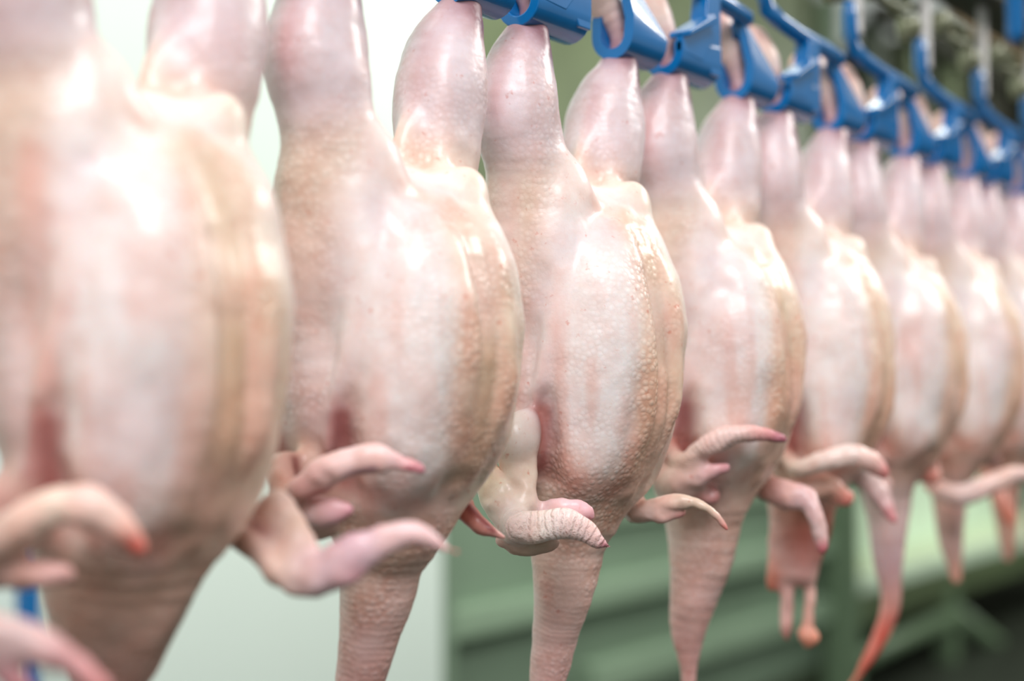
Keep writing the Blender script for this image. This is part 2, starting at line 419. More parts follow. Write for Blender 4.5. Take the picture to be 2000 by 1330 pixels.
def bird(k, neck, near, far, h=.0024, extra=None, drop=0., rim=0., wide=1., amp=.0015, lean=0., low=0.):
    B = Flesh()
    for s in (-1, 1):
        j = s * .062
        # hock knuckle above the slot, shank through the slot, drumstick, knee, thigh; dark colours under the channel include its shadow
        B.chain([(j + .003, .023, .066), (j + .009, .016, .048), (j + .018, .005, .020), (j + .019, .003, -.005)], [.0185, .0175, .0090, .0120],
                [(236, 190, 176), (238, 218, 206), (220, 180, 180), (120, 66, 84)], k=.006)
        B.chain([(j + .015, .003, -.006), (j + .010, .004, -.019), (j + .003 - s * .002, .006, -.041), (j - s * .003, .006, -.066), (j - s * .007, .004, -.086), (j - s * .009, .002, -.105 + drop * .5)],
                [.0150, .0205, .0282, .0322, .0305, .0245], [(110, 64, 78), (196, 166, 176), LILAC, (220, 204, 208), LILAC, (222, 200, 196)], k=.003, foll=.28)
        B.paint((j + .014, -.014, -.010), (j + .013, -.016, -.020), .013, (104, 48, 62), .8)  # bruise plus the channel's shadow, painted onto the leg top
        B.paint((j - .024, .0, -.03), (j - .030, .0, -.07), .008, (196, 150, 152), .5)
        # thigh, lying against the flank
        B.chain([(j - s * .009, .002, -.100 + drop * .5), (j - s * .013, .006, -.130), (j - s * .018, .014, -.175), (j - s * .021, .020, -.225), (j - s * .018, .010, -.275)],
                [.0255, .0300, .035, .030, .018], [TAN, TAN, (226, 204, 192), (226, 210, 206), (224, 206, 204)], k=.004, k0=.01, foll=.55)
    B.ell((.036, .002, -.100 + drop * .6), (.024, .009, .030), (232, 206, 190), k=.014, foll=.2)      # web of skin inside the far leg
    B.paint((.050, -.01, -.105 + drop * .6), (.030, -.01, -.11 + drop * .6), .012, (240, 196, 174), .6)
    B.chain([(.044, -.008, -.082), (.034, -.016, -.102 + drop * .6), (.022, -.026, -.125 + drop)], [.003, .003, .003], [WHITE, WHITE, (240, 206, 186)], k=.006)
    # trunk
    B.ell((0, .006, -.238 + drop * .5), (.050 * wide, .050, .112), CREAM, k=.022, foll=.2)
    B.ell((0, .030, -.205), (.046, .038, .092), TAN, k=.03, foll=.3)
    B.ell((0, .018, -.275), (.052, .040, .065), (222, 196, 186), k=.03, foll=.3)
    # abdomen with its square upper rim, reaching up to the front
    B.ell((.002, -.016, -.172 + drop), (.050 * wide, .036, .058), CREAM, k=.022, foll=.03)
    B.chain([(-.050, -.010, -.086 + drop * .2), (-.044, -.021, -.103 + drop * .5), (-.030, -.029, -.123 + drop * .9 + rim), (-.010, -.034, -.134 + drop), (.012, -.036, -.132 + drop), (.031, -.036, -.122 + drop)],
            [.0075, .0070, .0075, .0080, .0085, .0092], [(228, 206, 198), WHITE, PEACH, PEACH, PEACH, (240, 222, 206)], k=.006, k0=.012)
    B.ell((-.046, -.014, -.158 + drop * .5), (.022, .026, .060), (234, 222, 220), k=.02, foll=.05)
    B.ell((-.036, -.022, -.128 + drop * .7), (.016, .016, .030), WHITE, k=.014)
    B.paint((-.040, -.036, -.125 + drop * .6), (0, -.045, -.14 + drop), .008, (240, 190, 166), .45)
    B.paint((-.052, -.02, -.20), (-.050, -.035, -.16), .018, (232, 220, 226), .6)
    B.chain([(.031, -.036, -.122 + drop), (.033, -.048, -.17 + drop * .5), (.030, -.055, -.22)], [.0092, .016, .02], [(240, 218, 198), CREAM, CREAM], k=.02)
    # breast muscles either side of the keel
    for s in (-1, 1):
        B.ell((s * .026 * wide, -.038, -.243), (.036 * wide, .042, .094 - low * .4), CREAM if s < 0 else (230, 208, 188), k=.016, foll=.3, rot=.08)
        B.ell((s * .018 * wide, -.026, -.305 + low), (.034 * wide, .034, .042), (232, 208, 194), k=.022, foll=.9)
        # rows of follicles raised in two low ridges beside the keel
        B.chain([(s * .014, -.052, -.150 + drop), (s * .017, -.069, -.190), (s * .018, -.078, -.235), (s * .017, -.077 + low * .2, -.280 + low * .5), (s * .011, -.058, -.322 + low)],
                [.006, .0075, .008, .0075, .005], [(236, 214, 196), (232, 208, 188), (226, 198, 176), (224, 190, 168), (224, 190, 170)], k=.010, k0=.014, foll=.8)
    B.chain([(0, -.046, -.140 + drop), (0, -.064, -.185), (0, -.073, -.235), (0, -.072 + low * .2, -.285 + low * .5), (0, -.050, -.335 + low)], [.008, .0085, .0085, .0085, .007],
            [(222, 196, 172), (214, 184, 156), (206, 174, 144), (206, 168, 142), (214, 176, 156)], k=.006, k0=.012, foll=.3)
    # folds of loose skin between the thigh and the breast
    B.chain([(-.052, -.010, -.118 + drop * .5), (-.056, -.026, -.165), (-.058, -.030, -.215), (-.062, -.018, -.262), (-.060, -.008, -.300)], [.004, .004, .004, .0035, .003],
            [WHITE, WHITE, (238, 226, 222), (230, 208, 206), (226, 180, 176)], k=.012)
    B.chain([(-.050, -.018, -.120 + drop), (-.044, -.044, -.165), (-.046, -.050, -.22)], [.003, .003, .0025], [WHITE, WHITE, WHITE], k=.007)
    # crop and base of the neck
    B.ell((lean, -.008, -.338), (.033, .031, .042), (226, 190, 172), k=.026, foll=.8)
    B.cut((-.0660, -.0240, -.275), (-.0590, -.0180, -.325), .001, .007, k=.02)
    B.paint((-.060, -.018, -.280), (-.054, -.014, -.318), .012, (130, 42, 40), .85)  # flank pit: bruised red and cavity shade together in the colour
    B.paint((-.056, -.034, -.22), (-.040, -.048, -.315), .007, (220, 160, 150), .6)
    B.paint((-.020, -.05, -.335), (-.045, -.03, -.325), .012, (222, 140, 124), .5)
    for nk in neck: B.chain(**nk)
    for wg in near + far:
        if isinstance(wg, dict): B.chain(**wg)
        else: B.ell(*wg[0], **wg[1])
    if extra: extra(B)
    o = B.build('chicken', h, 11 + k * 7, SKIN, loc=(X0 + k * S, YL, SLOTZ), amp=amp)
    return o

def path(kb, pts, cols, **kw):
    """pts: list of (px, py, dz, radius in px)"""
    return dict(pts=[from_photo(kb, a, b, c) for a, b, c, r in pts], rad=[rad(kb, c, r * 1.1) for a, b, c, r in pts], cols=cols, **{'rough': .8, **kw})

NSH = (-.044, .004, -.318)   # near shoulder
FSH = (.044, .004, -.318)
def near_from(kb, pts, cols, **kw):
    d = path(kb, pts, cols, **kw); d['pts'] = [np.array(NSH)] + d['pts']; d['rad'] = [.016] + d['rad']; d['cols'] = [(226, 190, 176)] + d['cols']; return d
def far_from(kb, pts, cols, **kw):
    d = path(kb, pts, cols, **kw); d['pts'] = [np.array(FSH)] + d['pts']; d['rad'] = [.015] + d['rad']; d['cols'] = [(220, 180, 164)] + d['cols']; return d
def neck_std(endz=-.56, r=(.033, .027, .0205, .015, .011), sway=0., lean=0.):
    zs = np.linspace(-.350, endz, 5)
    ys = [.000, .002, .012, .022, .026]
    return dict(pts=[(lean * i * .25, ys[i] + sway * i * .25, zs[i]) for i in range(5)], rad=list(r),
                cols=[(222, 190, 174), (228, 196, 186), (228, 190, 184), (216, 170, 164), (210, 162, 156)], k=.006, k0=.02, ring=.12, foll=.6)

birds = {}
# leftmost, outside the frame but for its wing
birds[-3] = bird(-3, [neck_std(-.50)], [near_from(-3, [(-640, 1200, -.05, 50), (-500, 1150, -.07, 40)], [PINK, PINK])],
    [far_from(-3, [(-150, 1150, .02, 45), (-40, 1225, .0, 42), (60, 1255, .0, 34), (140, 1290, .0, 30), (200, 1345, .0, 24)], [GREYW, (210, 180, 176), (206, 180, 178), (214, 150, 150), RED], k=.008, k0=.02),
     path(-3, [(-60, 1260, .0, 36), (0, 1300, .0, 30), (45, 1345, .0, 20)], [(206, 180, 176), (200, 150, 156), (190, 110, 120)])], h=.0034)
HF = ((CT, ST, 0), 1.45)       # hands are flatter than they are broad
def bm2(B):
    for p, q, r, c, w in (((500, 1036, .02), (520, 1060, .02), 22, DRED, .9), ((660, 1062, -.01), (715, 1040, -.01), 13, PURP, .75), ((590, 1150, -.01), (530, 1115, -.01), 10, (150, 96, 90), .6),
                          ((890, 1082, -.01), (905, 1084, -.01), 9, (224, 100, 104), .8), ((690, 1130, -.01), (716, 1116, -.01), 9, (206, 100, 120), .8), ((150, 1040, -.10), (240, 1065, -.10), 12, (206, 130, 110), .6),
                          ((262, 1062, -.10), (275, 1075, -.10), 20, (220, 84, 74), .8), ((60, 300, -.07), (90, 900, -.07), 40, (238, 178, 160), .5), ((60, 1200, -.02), (120, 1180, -.02), 12, RED, .5)):
        B.paint(from_photo(-2, *p), from_photo(-2, *q), rad(-2, p[2], r), c, w)
birds[-2] = bird(-2, [dict(pts=[(0, .002, -.335), (0, .004, -.362), (0, .008, -.39), (.0, .012, -.42), (0, .018, -.47)], rad=[.042, .039, .029, .0175, .012], cols=[(206, 176, 158), (200, 164, 148), (204, 164, 154), (206, 160, 154), (200, 150, 146)], k=.004, k0=.02, ring=.15, foll=.4)],
    [near_from(-2, [(-70, 1010, -.045, 46), (-60, 1090, -.075, 44), (50, 1025, -.095, 42), (140, 985, -.10, 36), (215, 1010, -.098, 34), (268, 1066, -.095, 18)],
        [(200, 150, 140), PINK, (240, 214, 200), (246, 224, 206), (244, 214, 200), (224, 120, 104)], k=.006, k0=.02),
     path(-2, [(-40, 1120, -.075, 34), (60, 1120, -.085, 30), (130, 1122, -.088, 16)], [(220, 184, 174), (220, 176, 168), (224, 160, 148)])],
    [far_from(-2, [(440, 1010, .035, 30), (482, 1050, .02, 26), (525, 1095, .01, 24), (566, 1132, .002, 24), (604, 1134, .0, 30)],
        [(190, 120, 106), (190, 140, 120), (208, 180, 160), (216, 190, 176), (230, 204, 204)], k=.006, k0=.02),
     path(-2, [(596, 1128, .0, 30), (655, 1106, -.005, 40), (710, 1072, -.01, 34), (765, 1052, -.01, 27), (812, 1040, -.01, 22), (858, 1063, -.01, 14), (904, 1083, -.01, 4)],
        [(230, 204, 204), (230, 200, 208), (226, 190, 200), (238, 206, 208), (240, 206, 206), (240, 196, 196), (228, 130, 130)], k=.006, flat=HF),
     path(-2, [(620, 1138, -.004, 22), (672, 1130, -.010, 16), (716, 1115, -.012, 4)], [(232, 206, 208), (228, 176, 184), (216, 120, 132)]),
     path(-2, [(500, 1010, .045, 26), (540, 1070, .03, 32), (580, 1110, .01, 26)], [(150, 60, 54), (176, 110, 98), (206, 170, 160)], k=.008),
     path(-2, [(540, 990, .035, 34), (570, 1045, .020, 34), (600, 1090, .008, 32)], [(214, 186, 172), (206, 178, 160), (214, 184, 180)], k=.010, flat=HF)], h=.0022, extra=bm2)
def bm1(B):
    B.ell(from_photo(-1, 585, 850, .0), (.020, .022, .042), (170, 96, 84), k=.02)
    for p, q, r, c, w in (((670, 930, -.10), (730, 915, -.10), 9, PURP, .8), ((640, 950, -.09), (600, 975, -.09), 10, (196, 96, 92), .7), ((800, 915, -.10), (828, 920, -.10), 9, (180, 90, 110), .9),
                          ((575, 900, -.05), (590, 960, -.06), 14, DRED, .85), ((683, 998, -.08), (660, 1005, -.08), 10, (190, 100, 116), .6), ((600, 1040, -.06), (560, 1030, -.06), 12, (176, 120, 110), .5),
                          ((908, 985, .02), (965, 1036, .01), 9, (120, 26, 30), .95), ((640, 800, -.09), (640, 880, -.09), 16, (222, 176, 152), .4), ((700, 1240, -.02), (690, 1320, -.02), 22, (214, 140, 132), .5)):
        B.paint(from_photo(-1, *p), from_photo(-1, *q), rad(-1, p[2], r), c, w)
birds[-1] = bird(-1, [dict(pts=[(0, .000, -.335), (0, .003, -.365), (.0, .009, -.395), (0, .015, -.425), (0, .023, -.455), (0, .028, -.50)], rad=[.034, .0275, .0235, .0188, .0145, .011],
        cols=[(218, 190, 174), (220, 188, 174), (218, 184, 174), (220, 180, 174), (220, 176, 172), (218, 170, 166)], k=.006, k0=.02, ring=.15, foll=.7)],
    [near_from(-1, [(548, 905, -.050, 18), (566, 965, -.072, 18), (596, 950, -.084, 22), (640, 922, -.090, 27), (684, 906, -.094, 28), (724, 896, -.096, 26), (762, 899, -.096, 21), (800, 910, -.096, 14), (830, 919, -.095, 4)],
        [(214, 180, 156), (206, 150, 132), (230, 176, 170), (240, 200, 196), (246, 216, 210), (246, 218, 214), (242, 208, 206), (222, 150, 156), (170, 100, 120)], k=.005, k0=.014, flat=HF),
     path(-1, [(545, 925, -.050, 24), (560, 975, -.058, 30)], [(150, 76, 68), (190, 140, 126)], k=.010),
     path(-1, [(556, 985, -.060, 26), (600, 1000, -.070, 30), (645, 998, -.080, 22), (685, 995, -.085, 9)], [(216, 178, 168), (226, 196, 192), (226, 184, 188), (206, 130, 146)], flat=HF),
     path(-1, [(540, 1015, -.045, 32), (590, 1030, -.055, 32), (640, 1028, -.06, 20)], [(196, 160, 146), (210, 182, 168), (206, 170, 152)], flat=HF)],
    [far_from(-1, [(890, 970, .030, 22), (920, 1008, .022, 19), (955, 1034, .016, 14), (982, 1048, .016, 7)], [(206, 150, 130), (196, 120, 108), (206, 140, 128), (206, 150, 136)], k=.006, k0=.02)], h=.0017, drop=-.015, low=.016, extra=bm1)
def bird0_extra(B):
    # bare white knob of the shoulder and the skin hanging from it
    B.ell(from_photo(0, 1010, 858, -.066), (.0165, .015, .0195), (224, 216, 206), k=.006)
    B.ell(from_photo(0, 1030, 838, -.062), (.010, .010, .015), (214, 204, 204), k=.005)
    for p, q, r, c, w in (((1000, 1066, -.08), (1085, 1060, -.09), 11, (170, 150, 128), .85), ((985, 1010, -.08), (1012, 1060, -.09), 5, (190, 110, 100), .7), ((1180, 1066, -.1), (1195, 1068, -.1), 10, (170, 90, 110), .9),
                          ((1110, 1060, -.1), (1060, 1070, -.1), 6, (196, 70, 76), .8), ((1080, 985, -.075), (1140, 985, -.08), 9, (232, 190, 204), .7), ((1085, 900, -.07), (1130, 925, -.08), 26, (226, 150, 128), .5),
                          ((1060, 800, -.06), (1062, 880, -.06), 14, (222, 160, 148), .6), ((1150, 760, -.09), (1190, 850, -.09), 26, (232, 176, 152), .35), ((1060, 1150, -.02), (1075, 1290, -.02), 22, (222, 150, 144), .5),
                          ((1085, 1200, -.02), (1090, 1240, -.02), 14, (176, 120, 124), .45), ((1160, 945, -.09), (1230, 900, -.08), 26, OCHRE, .4)):
        B.paint(from_photo(0, *p), from_photo(0, *q), rad(0, p[2], r), c, w)
birds[0] = bird(0, [neck_std(-.56, (.031, .0245, .0165, .0112, .009), sway=.003)],
    [near_from(0, [(1012, 850, -.060, 34)], [(230, 218, 204)], k=.01),
     path(0, [(1010, 872, -.064, 30), (1018, 925, -.068, 30), (1026, 980, -.076, 24)], [(226, 212, 198), (232, 212, 194), (230, 206, 190)], k=.004, flat=HF),
     path(0, [(938, 900, -.054, 22), (957, 945, -.064, 30), (984, 992, -.076, 33), (1012, 1032, -.086, 30)], [(228, 206, 166), (234, 220, 190), (236, 222, 206), (240, 226, 218)], k=.004, flat=HF),
     path(0, [(1010, 1028, -.090, 26), (1035, 1030, -.092, 29), (1070, 1026, -.094, 28), (1105, 1024, -.096, 26), (1140, 1036, -.096, 20), (1168, 1056, -.096, 12), (1194, 1068, -.096, 4)],
        [(240, 226, 216), (244, 230, 218), (246, 230, 222), (244, 220, 216), (242, 216, 212), (236, 200, 200), (200, 130, 136)], k=.004, ring=.9, flat=HF, rough=.4),
     path(0, [(1050, 998, -.072, 18), (1100, 995, -.076, 20), (1140, 998, -.078, 18), (1154, 1010, -.078, 11)], [(226, 190, 194), (234, 204, 208), (232, 186, 192), (226, 150, 160)], k=.004, flat=HF),
     path(0, [(985, 1052, -.078, 15), (1030, 1068, -.080, 16), (1082, 1058, -.082, 10)], [(220, 170, 156), (186, 166, 146), (206, 160, 144)], k=.004)],
    [far_from(0, [(1245, 995, .02, 20), (1290, 985, .0, 15), (1345, 980, -.01, 10), (1385, 994, -.015, 10), (1408, 1018, -.015, 8), (1421, 1035, -.015, 3)], [(216, 180, 164), (224, 196, 180), (216, 196, 176), (220, 196, 176), (226, 176, 166), (214, 96, 96)], k=.006, k0=.02),
     path(0, [(1245, 1000, .01, 17), (1285, 1006, .0, 17), (1318, 1004, -.004, 10), (1336, 1002, -.005, 4)], [(220, 184, 170), (232, 202, 196), (230, 180, 176), (210, 84, 92)], k=.006)],
    h=.0015, extra=bird0_extra)
birds[1] = bird(1, [neck_std(-.515, (.036, .030, .0225, .0145, .006), sway=-.012)],
    [near_from(1, [(1304, 868, -.045, 16), (1336, 900, -.07, 18), (1385, 868, -.085, 21), (1440, 848, -.09, 18), (1490, 850, -.09, 13), (1530, 857, -.09, 6)],
        [(190, 120, 104), (236, 200, 184), (244, 216, 206), (244, 218, 208), (220, 150, 152), (150, 80, 100)], k=.005, k0=.014, ring=.4),
     path(1, [(1330, 940, -.065, 26), (1370, 925, -.075, 20), (1400, 918, -.08, 12), (1420, 913, -.08, 7)], [(212, 176, 164), (232, 196, 192), (210, 140, 150), (170, 110, 120)], k=.006),
     path(1, [(1295, 920, -.04, 28), (1330, 960, -.055, 30), (1390, 970, -.06, 16)], [(190, 150, 138), (206, 176, 160), (150, 60, 56)], k=.01)],
    [far_from(1, [(1490, 945, .03, 24), (1530, 965, .02, 26), (1575, 975, .01, 22), (1592, 1005, .0, 15), (1602, 1045, .0, 13), (1606, 1075, .0, 8)], [(170, 116, 104), (214, 170, 164), (226, 184, 184), (222, 186, 184), (232, 206, 202), (214, 70, 90)], k=.008, k0=.02)], h=.0019, drop=-.014)
birds[2] = bird(2, [dict(pts=[(0, 0, -.35), (.0, .0, -.40), (-.004, .004, -.44)], rad=[.034, .026, .016], cols=[(222, 186, 166), (170, 90, 76), (220, 170, 164)], k=.016),
      path(2, [(1522, 990, .0, 20), (1515, 1070, .0, 13), (1508, 1145, .0, 10)], [(226, 186, 176), (224, 180, 172), (206, 110, 84)], k=.01),
      path(2, [(1542, 1040, -.004, 22), (1537, 1120, .0, 12), (1535, 1215, .0, 12), (1536, 1246, .0, 7)], [(220, 176, 168), (226, 184, 178), (228, 178, 170), (226, 150, 140)], k=.008),
      path(2, [(1574, 1020, -.004, 16), (1582, 1110, .0, 10), (1579, 1200, .0, 9), (1578, 1258, .0, 11)], [(214, 176, 160), (226, 188, 176), (226, 180, 168), (230, 150, 124)], k=.008),
      path(2, [(1575, 1240, .0, 16), (1585, 1245, .0, 14)], [(230, 150, 120), (230, 150, 120)], k=.004)],
    [near_from(2, [(1525, 875, -.045, 16), (1560, 912, -.07, 17), (1610, 900, -.085, 20), (1665, 888, -.09, 20), (1705, 903, -.09, 19), (1724, 922, -.09, 12)],
        [(206, 150, 130), (240, 214, 200), (246, 224, 216), (246, 226, 218), (240, 206, 200), (226, 110, 110)], k=.006, k0=.014),
     path(2, [(1560, 960, -.055, 22), (1620, 950, -.06, 18), (1648, 972, -.06, 16)], [(214, 170, 160), (220, 180, 160), (226, 130, 120)], k=.008)],
    [far_from(2, [(1690, 930, .02, 22), (1728, 985, .01, 18), (1745, 1015, .0, 10)], [(214, 186, 180), (216, 180, 178), (206, 90, 100)], k=.008, k0=.02)], h=.0024, drop=-.006)
birds[3] = bird(3, [dict(pts=[(0, 0, -.35), (.0, -.004, -.40), (-.002, -.004, -.45), (.002, -.006, -.495), (.0, .004, -.53), (-.01, .02, -.565), (-.02, .04, -.60)], rad=[.032, .023, .016, .0105, .008, .006, .004],
        cols=[(220, 190, 180), (214, 184, 180), (206, 170, 174), (220, 160, 150), (214, 96, 80), (214, 110, 92), (200, 150, 120)], k=.012, ring=.3)],
    [near_from(3, [(1700, 900, -.05, 22), (1720, 950, -.06, 20)], [(216, 176, 166), (220, 180, 174)], k=.01)],
    [far_from(3, [(1818, 920, .01, 18), (1808, 932, .0, 12)], [(226, 170, 160), (224, 120, 100)], k=.01, k0=.02)], h=.0027, drop=-.012)
birds[4] = bird(4, [dict(pts=[(0, 0, -.35), (.0, .0, -.41), (.002, .0, -.45), (.008, -.004, -.495)], rad=[.028, .019, .0145, .007], cols=[(206, 176, 156), (206, 160, 148), (226, 190, 184), (222, 160, 140)], k=.012)],
    [near_from(4, [(1812, 928, -.05, 15), (1850, 962, -.07, 19), (1895, 962, -.08, 20), (1945, 940, -.085, 16), (1990, 925, -.085, 15), (2030, 930, -.085, 12)],
        [(226, 150, 130), (240, 206, 200), (246, 222, 218), (240, 206, 196), (244, 216, 204), (236, 180, 170)], k=.008, k0=.014)],
    [far_from(4, [(1935, 900, .02, 15), (1930, 860, .0, 12)], [(230, 180, 176), (226, 160, 150)], k=.008, k0=.02)], h=.003)
birds[5] = bird(5, [dict(pts=[(0, 0, -.35), (.0, .0, -.40), (.004, -.002, -.45), (.006, -.002, -.49)], rad=[.028, .018, .014, .006], cols=[(206, 170, 150), (206, 150, 134), (214, 170, 150), (214, 150, 124)], k=.012)],
    [near_from(5, [(1930, 930, -.05, 16), (1958, 980, -.07, 14), (1972, 1020, -.07, 10)], [(226, 160, 140), (230, 150, 130), (230, 120, 90)], k=.008, k0=.014)],
    [far_from(5, [(2040, 960, .02, 15), (2080, 980, .0, 12)], [(230, 180, 176), (226, 160, 150)], k=.008, k0=.02)], h=.0034)
for k in (6, 7):
    birds[k] = bird(k, [neck_std(-.50, (.03, .02, .015, .012, .007))],
        [dict(pts=[NSH, (-.06, -.03, -.36), (-.05, -.07, -.35), (-.02, -.11, -.33)], rad=[.016, .013, .012, .006], cols=[PINK, PINK, WHITE, ROSE], k=.01)],
        [dict(pts=[FSH, (.06, -.03, -.37), (.05, -.08, -.40)], rad=[.015, .012, .006], cols=[PINK, PINK, ROSE], k=.01)], h=.004)
LAB = {-3: 'plucked chicken cut off by the left edge, one wing in the lower left corner',
       -2: 'large blurred plucked chicken in the foreground, leftmost whole breast',
       -1: 'plucked chicken second from left with purple-tipped wing raised across its breast',
       0: 'sharpest plucked chicken, with white shoulder knob and ribbed broken wing',
       1: 'plucked chicken right of the sharpest one, dark violet wing tip, pointed neck skin',
       2: 'plucked chicken whose torn neck skin hangs in three ragged strips',
       3: 'plucked chicken with a thin bright red curved neck end',
       4: 'blurred plucked chicken with a wing stretched towards the right edge, neck ending short',
       5: 'blurred orange-tinted plucked chicken beside the right edge with the shortest narrow neck',
       6: 'far blurred plucked chicken partly cut by the right edge',
       7: 'farthest plucked chicken hidden behind the others past the right edge'}
for k, o in birds.items(): tag(o, LAB[k], 'chicken', 'plucked chickens hanging on the line')

# ------------------------------------------------------------------ shackles
def arc(cy, cz, r, a0, a1, n): return [(cy + r * math.cos(math.radians(a0 + (a1 - a0) * i / n)), cz + r * math.sin(math.radians(a0 + (a1 - a0) * i / n))) for i in range(n + 1)]

def loft(bm, A, B, xa, xb, bev=0.0008):
    """loft between two closed YZ profiles with the same number of points"""
    va = [bm.verts.new((xa, y, z)) for y, z in A]; vb = [bm.verts.new((xb, y, z)) for y, z in B]
    n = len(A); fs = [bm.faces.new(va), bm.faces.new(vb[::-1])]
    for i in range(n): fs.append(bm.faces.new((va[i], vb[i], vb[(i + 1) % n], va[(i + 1) % n])))
    bmesh.ops.recalc_face_normals(bm, faces=fs)

def strip_profile(center, t):
    """thicken an open centre line into a closed profile"""
    c = [np.array(p, float) for p in center]; L, R = [], []
    for i, p in enumerate(c):
        d = c[min(i + 1, len(c) - 1)] - c[max(i - 1, 0)]; d /= np.linalg.norm(d); nn = np.array([-d[1], d[0]]) * t / 2
        L.append(tuple(p + nn)); R.append(tuple(p - nn))
    return L + R[::-1]

def shackle_parts(root):
    r = .0150; t = .0085
    # first slot: a trough with a low back lip and a front wall that climbs towards the middle
    bm = bmesh.new()
    A = [(r, .024)] + arc(0, r, r, 0, -180, 12) + [(-r, .024)]
    B = [(r, .024)] + arc(0, r, r, 0, -180, 12) + [(-r, .030)]
    loft(bm, strip_profile(A, t), strip_profile(B, t), -.064, .004)
    s1 = mesh_obj('leg_slot', bm, BLUE, root, False)
    # second slot: tear-drop ring that closes at the top, front wall tapering to the far end
    bm = bmesh.new()
    A = [(-.004, .068), (.010, .045), (r, .028)] + arc(0, r, r, 0, -180, 12) + [(-r - .001, .028), (-.012, .045), (-.006, .068)]
    Bb = [(.011, .022), (.013, .019), (r, .016)] + arc(0, r, r, 0, -180, 12) + [(-r - .001, .016), (-r + .001, .019), (-.013, .022)]
    loft(bm, strip_profile(A, t), strip_profile(Bb, t), .062, .114)
    s2 = mesh_obj('leg_slot', bm, BLUE, root, False)
    # upright web between both slots, and the ramp that climbs to it
    bm = bmesh.new()
    prism(bm, [(-.026, .024), (-.018, .074), (.004, .074), (.004, .004), (-.012, .004)], 'Y', -.0185, -.002)
    fp = mesh_obj('web', bm, BLUE, root, False)
    bm = bmesh.new()
    prism(bm, [(-.064, .014), (-.064, .030), (-.020, .052), (-.012, .030), (-.03, .012)], 'Y', -.0195, -.0125)
    prism(bm, [(-.064, .026), (-.064, .031), (-.020, .053), (-.018, .046)], 'Y', -.027, -.006)
    gl = mesh_obj('guide_ramp', bm, BLUE, root, False)
    bm = bmesh.new()
    tube(bm, [(.072, -.010, .067), (.066, -.010, .0705), (.03, -.010, .074), (-.03, -.009, .078), (-.062, -.006, .084), (-.078, -.003, .092), (-.085, 0, .108), (-.086, 0, .130), (-.086, 0, .142)], [.005, .0078, .008, .008, .008, .0085, .0085, .008, .006], 12)
    ha = mesh_obj('hanger_arm', bm, BLUE, root, True)
    for o in (s1, s2, fp, gl):
        md = o.modifiers.new('bevel', 'BEVEL'); md.width = .0014; md.segments = 3; md.limit_method = 'ANGLE'; md.angle_limit = math.radians(40)
        o.data.polygons.foreach_set('use_smooth', [True] * len(o.data.polygons))
        md.harden_normals = False
        w = o.modifiers.new('normals', 'WEIGHTED_NORMAL'); w.keep_sharp = True
    bm = bmesh.new(); box(bm, -.076, -.058, -.004, .004, .112, .235, .001)
    st = mesh_obj('strap', bm, STRAP, root); st['label'] = 'grey steel strap'
    bm = bmesh.new(); cyl(bm, (-.078, 0, .132), (1, 0, 0), .0045, .024, 10); bo = mesh_obj('bolt', bm, CHAIN, root, True)
proto = empty('shackle', (0, 0, 0)); shackle_parts(proto)
SLAB = {-3: 'blue shackle past the left edge, above the frame', -2: 'blue shackle above the frame over the large blurred chicken',
        -1: 'blue shackle at the top edge, of the second chicken from left', 0: 'nearest clearly seen blue shackle with two glossy round slots',
        1: 'blue shackle with open teardrop hole, right of the nearest one', 2: 'blue shackle whose bent arm rises beside a peach hock',
        3: 'blue shackle in front of the red-topped hock', 4: 'blurred blue shackle second from the right edge, glossy white highlight',
        5: 'blurred blue shackle just inside the right edge', 6: 'far blurred blue shackle cut by the right edge', 7: 'farthest blue shackle beyond the right edge'}
for i, k in enumerate(range(-3, 8)):
    if i == 0: r_ = proto
    else:
        r_ = proto.copy(); COL.objects.link(r_)
        for ch in list(proto.children):
            c = ch.copy(); COL.objects.link(c); c.parent = r_
    r_.location = (X0 + k * S, YL, SLOTZ)
    tag(r_, SLAB[k], 'shackle', 'blue shackles on the conveyor')

# ------------------------------------------------------------------ overhead conveyor: chain, rollers, track
root = empty('overhead_chain', (X0 - 3 * S, YL, SLOTZ + .175))
tag(root, 'greasy steel conveyor chain running above the blue shackles', 'chain')
def chain_link():
    bm = bmesh.new()
    pts = [(.042 * math.cos(a) + (.02 if math.cos(a) > 0 else -.02), 0, .011 * math.sin(a)) for a in [2 * math.pi * i / 16 for i in range(16)]]
    tube(bm, pts, .0045, 8, closed=True); return bm
lk = None; rl = None
for i in range(int(13 * S / .1016)):
    if lk is None:
        lk = mesh_obj('link', chain_link(), CHAIN, root, True); o = lk
        bm = bmesh.new(); cyl(bm, (0, 0, 0), (0, 1, 0), .015, .018, 20); cyl(bm, (0, -.011, 0), (0, 1, 0), .006, .008, 10); rl = mesh_obj('roller', bm, CHAIN, root, True); q = rl
    else:
        o = lk.copy(); q = rl.copy(); COL.objects.link(o); COL.objects.link(q)
    o.location = (i * .1016 + .02, .012 * (i % 2), 0.0); q.location = (i * .1016 + .0708, -.004, -.004 if i % 2 else -.03)
bm = bmesh.new()
box(bm, -1, 6, YL - .045, YL + .045, SLOTZ + .315, SLOTZ + .323); box(bm, -1, 6, YL - .004, YL + .004, SLOTZ + .235, SLOTZ + .315); box(bm, -1, 6, YL - .035, YL + .035, SLOTZ + .226, SLOTZ + .235)
tr = mesh_obj('conveyor_track', bm, DARK); tag(tr, 'dark steel overhead track above the chain', 'track')

